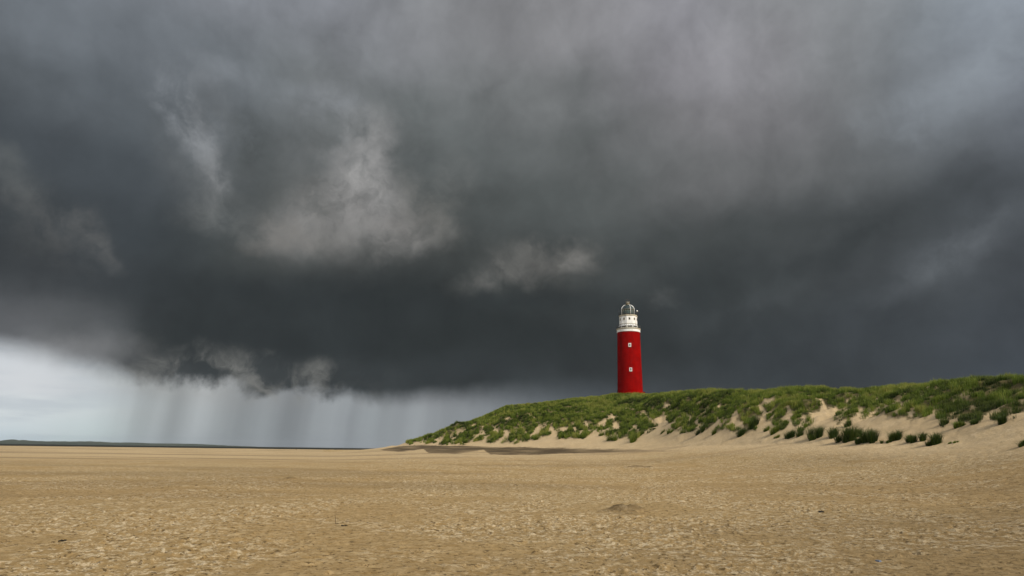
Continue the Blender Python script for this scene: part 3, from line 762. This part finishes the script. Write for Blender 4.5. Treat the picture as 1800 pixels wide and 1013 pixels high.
# ------------------------------------------------------------------ lighthouse
def build_lighthouse():
    ax, ay = TOWER_D*math.sin(TOWER_AZ), TOWER_D*math.cos(TOWER_AZ)
    def zy(y):        # height at which the tower's axis is seen at photo row y
        lo, hi = 0., 120.
        for _ in range(50):
            m = (lo+hi)/2
            if project(np.array(ax), np.array(ay), np.array(m))[1] > y: lo = m
            else: hi = m
        return lo
    z0 = zy(694.0)-.6
    Z = lambda y: zy(y)-z0
    def rad(wpx, y):
        z = zy(y); dep = ax*FW[0]+ay*FW[1]+(z-EYE)*FW[2]
        return wpx/2*dep/F_PX
    L = bpy.data.objects.new('lighthouse', None); C.objects.link(L)
    L.location = (ax, ay, z0); L.rotation_euler = (0, 0, -TOWER_AZ)   # local -Y faces the viewer
    tag(L, 'tall red round lighthouse with white lantern room standing on the grassy dune crest', 'lighthouse')
    rb, rt = rad(44.4, 690), rad(39.6, 586)
    zt = Z(585.4)
    prof = [(rb*1.03, -1.5), (rb*1.03, .9), (rb*1.0, 1.15)]
    for k in range(1, 25):
        u = k/24; prof.append((rb+(rt-rb)*(u**.85), 1.15+(zt-1.15)*u))
    mb().lathe(prof, 96).build('tower', M['red'], L)
    zb1 = Z(581.2); rw = rad(40.6, 583)
    mb().lathe([(rt-.1, zt+.003), (rw, zt+.003), (rw, zb1-.003), (rt-.1, zb1-.003)], 96, smooth=False).build('white_band', M['white'], L)
    rg = rad(42.4, 580); zg = Z(579.2)
    gal = mb().lathe([(rt-.2, zb1), (rw+.06, zb1), (rg-.1, zb1+.18), (rg, zb1+.24), (rg, zg), (2.0, zg)], 96, smooth=False).build('gallery_deck', M['trim'], L)
    # brackets under the gallery
    # decagonal watch room with a wider plinth
    rdr = rad(30.2, 568)/math.cos(math.pi/10); ph0 = R(8.8)+R(18)
    zp = Z(574.2); zd1 = Z(558.0)
    mb().lathe([(rdr*1.07, zg+.002), (rdr*1.07, zp), (rdr*1.0, zp+.25)], 10, ph0, smooth=False).build('plinth', M['white'], L)
    mb().lathe([(rdr*1.0, zp+.25), (rdr*.985, zd1), (1.0, zd1)], 10, ph0, smooth=False).build('watch_room', M['white'], L)
    apo = rdr*math.cos(math.pi/10)
    for k in range(10):
        a = R(8.8)+k*2*math.pi/10
        dx, dy = math.sin(a), -math.cos(a)
        zc = Z(562.8)
        w = mb().box(dx*(apo+.0), dy*(apo+.0), zc, .62, .14, .85, a).build('window', M['trim'], L)
        mb().box(dx*(apo+.035), dy*(apo+.035), zc, .42, .12, .66, a).build('pane', M['dark'], w)
        zc2 = Z(576.3); ap2 = apo*1.07
        v = mb().box(dx*(ap2+.0), dy*(ap2+.0), zc2, 1.75, .12, .5, a).build('gallery_window', M['trim'], L)
        mb().box(dx*(ap2+.03), dy*(ap2+.03), zc2, 1.6, .12, .38, a).build('pane', M['dark'], v)
    # string course on the watch room
    mb().lathe([(rdr*.99, Z(571.5)), (rdr*1.025, Z(571.5)), (rdr*1.025, Z(571.5)+.14), (rdr*.99, Z(571.5)+.14)], 10, ph0, smooth=False).build('string_course', M['trim'], L)
    # upper gallery
    ru = rad(32.8, 556.5); z2 = Z(555.6)
    mb().lathe([(rdr*.9, zd1+.003), (ru*.97, zd1+.003), (ru, Z(557.3)), (ru, z2), (1.0, z2)], 10, ph0, smooth=False).build('upper_gallery_deck', M['trim'], L)
    def rail(rr, z, h, n, name, nb=3, pr=.045):
        m_ = mb()
        for k in range(n):
            a = 2*math.pi*k/n; x, y = rr*math.sin(a), rr*math.cos(a)
            m_.tube([(x, y, z), (x, y, z+h)], pr, 5)
        for q in range(nb):
            zz = z+h*(q+1)/nb
            m_.tube([(rr*math.sin(2*math.pi*k/60), rr*math.cos(2*math.pi*k/60), zz) for k in range(60)], .035, 5, closed=True)
        return m_.build(name, M['iron'], L)
    rail(rg-.12, zg, 1.25, 40, 'railing'); rail(ru-.1, z2, 1.15, 36, 'upper_railing')
    # lantern: low wall, glass, dome, ribs
    rl = rad(22.4, 552); zw = z2+.55
    mb().lathe([(rl, z2+.002), (rl, zw), (rl-.3, zw)], 24, smooth=False).build('lantern_wall', M['iron'], L)
    zs = Z(545.4); rgl = rl*.95
    mb().lathe([(rgl, zw+.003), (rgl, zs)], 24).build('lantern_glass', M['glassm'], L)
    mu = mb()
    for k in range(16):
        a = 2*math.pi*k/16; mu.tube([(rl*.97*math.sin(a), rl*.97*math.cos(a), zw), (rl*.97*math.sin(a), rl*.97*math.cos(a), zs)], .05, 5)
    for zz in ((zw+zs)/2, ):
        mu.tube([(rl*.97*math.sin(2*math.pi*k/48), rl*.97*math.cos(2*math.pi*k/48), zz) for k in range(48)], .045, 5, closed=True)
    mu.build('glazing_bar', M['bronze'], L)
    mb().tube([((rl+.04)*math.sin(2*math.pi*k/48), (rl+.04)*math.cos(2*math.pi*k/48), zs) for k in range(48)], .09, 6, closed=True).build('eaves_ring', M['bronze'], L)
    zdm = Z(536.4)
    dome = [(rl*.90*math.cos(q), zs+(zdm-zs)*math.sin(q)) for q in np.linspace(0, math.pi/2*.93, 12)]
    mb().lathe([(r_, z_) for r_, z_ in dome]+[(0, zdm)], 48).build('dome', M['roofm'], L)
    # rotating lens inside
    zl = zw
    mb().lathe([(0, zl), (.5, zl), (.5, zl+.25), (1.2, zl+.4), (1.35, (zl+zs)/2), (1.15, zs-.25), (.4, zs-.1), (0, zs-.1)], 24).build('lens', M['lens'], L)
    for a in (R(-68), R(22), R(112), R(-158), R(67), R(-23)):
        if abs(a-R(-23)) < .01: continue
        pts = [((rl+.12)*math.sin(a), -(rl+.12)*math.cos(a), z2+.05), ((rl+.12)*math.sin(a), -(rl+.12)*math.cos(a), zs)]
        for q in np.linspace(.1, math.pi/2*.9, 9):
            pts.append(((rl+.14)*math.cos(q)*math.sin(a), -(rl+.14)*math.cos(q)*math.cos(a), zs+(zdm-zs+.15)*math.sin(q)))
        mb().tube(pts, .105, 6).build('rib', M['white'], L)
    # ventilator, ball and vane
    mb().lathe([(.55, zdm-.25), (.95, zdm-.05), (1.05, zdm+.1), (.55, zdm+.25), (.5, zdm+.6), (.8, zdm+.7), (.8, zdm+.85), (.2, zdm+1.0), (0, zdm+1.0)], 20).build('ventilator', M['bronze'], L)
    mb().lathe([(.45*math.cos(q), Z(533.2)+.45*math.sin(q)) for q in np.linspace(-1.57, 1.57, 10)], 18).build('ball', M['white'], L)
    zv = Z(533.2)+.4
    mb().tube([(0, 0, zv), (0, 0, zv+1.3)], .05, 6).build('spindle', M['iron'], L)
    v = mb(); v.box(-.35, 0, zv+1.05, .75, .06, .32); v.box(.35, 0, zv+1.05, .8, .05, .08); v.box(.78, 0, zv+1.05, .2, .05, .2, 0)
    v.build('wind_vane', M['iron'], L)
    c = mb(); c.tube([(.7*math.sin(2*math.pi*k/24), .7*math.cos(2*math.pi*k/24), zdm+1.35) for k in range(24)], .04, 5, closed=True)
    for k in range(6):
        a = k*math.pi/3; c.tube([(.7*math.sin(a), .7*math.cos(a), zdm+.4), (.7*math.sin(a), .7*math.cos(a), zdm+1.35)], .035, 5)
    c.build('cap_rail', M['bronze'], L)
    # two small things on the upper gallery: a floodlight and masts
    m_ = mb().tube([(ru-.15, -.9, z2), (ru-.15, -.9, z2+1.5)], .05, 5).build('lamp_post', M['iron'], L)
    mb().lathe([(.32*math.cos(q), z2+1.62+.32*math.sin(q)) for q in np.linspace(-1.57, 1.57, 8)], 14, center=(ru-.15, -.9)).build('lamp_globe', M['white'], m_)
    mb().tube([(-ru+.1, -.4, z2-.2), (-ru+.1, -.4, z2+2.6)], .04, 5).build('antenna', M['iron'], L)
    # windows of the shaft
    for y, xoff in ((609.5, 1.5), (652.0, 2.0)):
        z = Z(y); u = (z-1.15)/(zt-1.15); r_ = rb+(rt-rb)*(u**.85)
        a = math.asin(xoff/(F_PX*r_/TOWER_D)); dx, dy = math.sin(a), -math.cos(a)
        w = mb().box(dx*(r_-.02), dy*(r_-.02), z, .98, .36, 1.3, a).build('window', M['white'], L, .02)
        pn_ = mb().box(dx*(r_+.115), dy*(r_+.115), z, .52, .12, .86, a).build('pane', M['dark'], w)
        b = mb(); b.box(dx*(r_+.19), dy*(r_+.19), z-.02, .06, .04, .86, a); b.box(dx*(r_+.19), dy*(r_+.19), z+.1, .52, .036, .06, a); b.build('glazing_bar', M['trim'], w)
        mb().box(dx*(r_+.07), dy*(r_+.07), z-.70, 1.1, .42, .12, a).build('sill', M['trim'], w)
    # entrance lobby, just showing at the right of the foot
    lob = mb(); lob.box(rb+.1, .9, .3, 1.3, 2.2, 2.6); lob.build('entrance_lobby', M['red'], L, .03)
    # lightning conductor on the left side
    pts = []
    for k in range(12):
        u = k/11; r_ = rb+(rt-rb)*(u**.85)+.06; a = R(-78); pts.append((r_*math.sin(a), -r_*math.cos(a), .5+(zt-.8)*u))
    mb().tube(pts, .05, 5).build('conductor', M['iron'], L)
    for i, (yy, aa) in enumerate(((635, -84), (676, -86), (688, -86))):
        z = Z(yy); u = (z-1.15)/(zt-1.15); r_ = rb+(rt-rb)*(max(u, 0)**.85); a = R(aa)
        mb().box((r_+.08)*math.sin(a), -(r_+.08)*math.cos(a), z, .45, .3, .5, a).build('wall_lamp', M['iron'], L)
build_lighthouse()
shrub(1149, 691.3, 11, 4.5, 'low dark shrub on the dune skyline just right of the lighthouse', 61)
shrub(1184, 690, 7, 3.5, 'small dark bush on the skyline further right of the lighthouse', 62)
shrub(941, 709.5, 16, 5, 'wide dark bush on the left shoulder of the dune', 63)
shrub(908, 713, 24, 3.5, 'long flat dark scrub at the left end of the dune shoulder', 64)

# ------------------------------------------------------------------ sea and far shore
def build_far():
    n = 180; rings = [(560, 0), (1500, 0), (3000, 0), (7600, 0)]
    V = []; 
    for r, _ in rings:
        for k in range(n): a = 2*math.pi*k/n; V.append((r*math.sin(a), r*math.cos(a), -.9))
    o = mesh_obj('sea', np.array(V), grid_faces(len(rings), n, True), M['sea']); tag(o, kind='structure')
    # low hills on the far shore
    prof = [(-400,777),(-200,775),(-60,772.5),(0,775),(10,773.6),(16,772.8),(28,773),(33,774),(40,773.6),(48,774.2),(60,775.2),(72,775.6),(80,776.2),(95,775.8),(120,776.2),(150,776),(170,776.4),(185,777),(200,778),(230,778),(260,779.2),(300,779.8),(345,780.4),(400,783.4),(470,786.2),(560,788)]
    D = 4200; rows = []
    xs = np.linspace(-400, 560, 320); top = np.interp(xs, [p[0] for p in prof], [p[1] for p in prof])
    rg = np.random.default_rng(5)
    P = []
    for x, y in zip(xs, top):
        a, te = ray(x, y+float(pn(np.array(x*.11), np.array(.3), 9))*.35)
        h = max(EYE+D*te, -1.5)
        P.append((a, h))
    V = []
    for f, d in ((0, -260), (.45, -150), (.8, -60), (1, 0), (.8, 90), (0, 400)):
        for a, h in P: V.append(((D+d)*math.sin(a), (D+d)*math.cos(a), -1.5+(h+1.5)*f*(D+d*0)/D))
    o = mesh_obj('hills', np.array(V), grid_faces(6, len(P)), M['hill'], smooth=True); tag(o, kind='structure')
build_far()
def build_haze():
    m = bpy.data.materials.new('haze'); m.use_nodes = True; t = NT(m.node_tree)
    v = t.n('ShaderNodeVolumePrincipled', ins={'Color': (.80, .86, .92, 1), 'Density': .00004, 'Anisotropy': .2})
    t.nt.links.new(v.outputs[0], t.n('ShaderNodeOutputMaterial').inputs['Volume'])
    b = mb(); b.box(0, 0, 32, 16000, 16000, 76); tag(b.build('haze', m), kind='stuff')
build_haze()

# ------------------------------------------------------------------ small things on the beach
def scrap(px, py, w, h, name, m, label, cat, seed, kind='lump'):
    p, r = put(px, py); s = r/F_PX; g = random.Random(seed)
    X, Y = np.array([p.x]), np.array([p.y]); dz = float(near_relief(X, Y, np.array([r]), np.array([0.]))[0][0])
    b = mb()
    if kind == 'twig':
        pts = [(0, 0, -.01), (-.01, .0, h*s*.5), (-.035, .01, h*s)]; b.tube(pts, .005, 5); b.tube([(0, 0, 0), (w*s*.6, .02, .01), (w*s, .05, .004)], .005, 5)
    elif kind == 'flat':
        b.box(0, 0, .012, w*s, w*s*1.3, .02, .4)
    else:
        for k in range(9):
            x0, y0 = g.uniform(-.5, .5)*w*s, g.uniform(-.4, .4)*w*s
            pts = [(x0+g.uniform(-1, 1)*w*s*.35*q, y0+g.uniform(-1, 1)*w*s*.2, .008+h*s*.5*g.random()*math.sin(q*3.1)) for q in (0, .33, .66, 1)]
            b.tube(pts, h*s*.16, 6)
    o = b.build(name, m); o.location = (p.x, p.y, p.z+dz); o.rotation_euler = (0, 0, g.uniform(-.3, .3)); tag(o, label, cat)
scrap(1446, 901, 10, 4, 'seaweed', M['weed'], 'small black tangle of seaweed lying alone on sand at the right', 'seaweed', 1)
scrap(108, 953, 9, 4, 'seaweed', M['weed'], 'dark seaweed tangle lying in a hollow at the lower left', 'seaweed', 2)
scrap(604, 925, 9, 3, 'seaweed', M['weed'], 'short dark seaweed strand lying on sand left of centre', 'seaweed', 3)
scrap(590, 921, 5, 14, 'twig', M['wood'], 'thin upright twig stuck in the sand left of centre', 'twig', 4, 'twig')
scrap(1544, 988, 5, 3, 'plastic_scrap', M['blue'], 'tiny blue plastic scrap half buried at the lower right', 'litter', 5, 'flat')
# a lone marker post far out on the flats
def marker():
    a, te = ray(521, 786); r = 420.; z = float(terrain(np.array([a]), np.array([r]))[0][0])
    b = mb(); b.tube([(0, 0, -.3), (0, 0, 1.0)], .12, 8); o = b.build('marker_post', M['wood']); o.location = (r*math.sin(a), r*math.cos(a), z)
    cp = mb(); cp.lathe([(0, 1.0), (.2, 1.0), (.2, 1.25), (0, 1.35)], 10); cp.build('cap', M['iron'], o)
    tag(o, 'tiny dark marker post far out on the flats by the horizon', 'post')
marker()
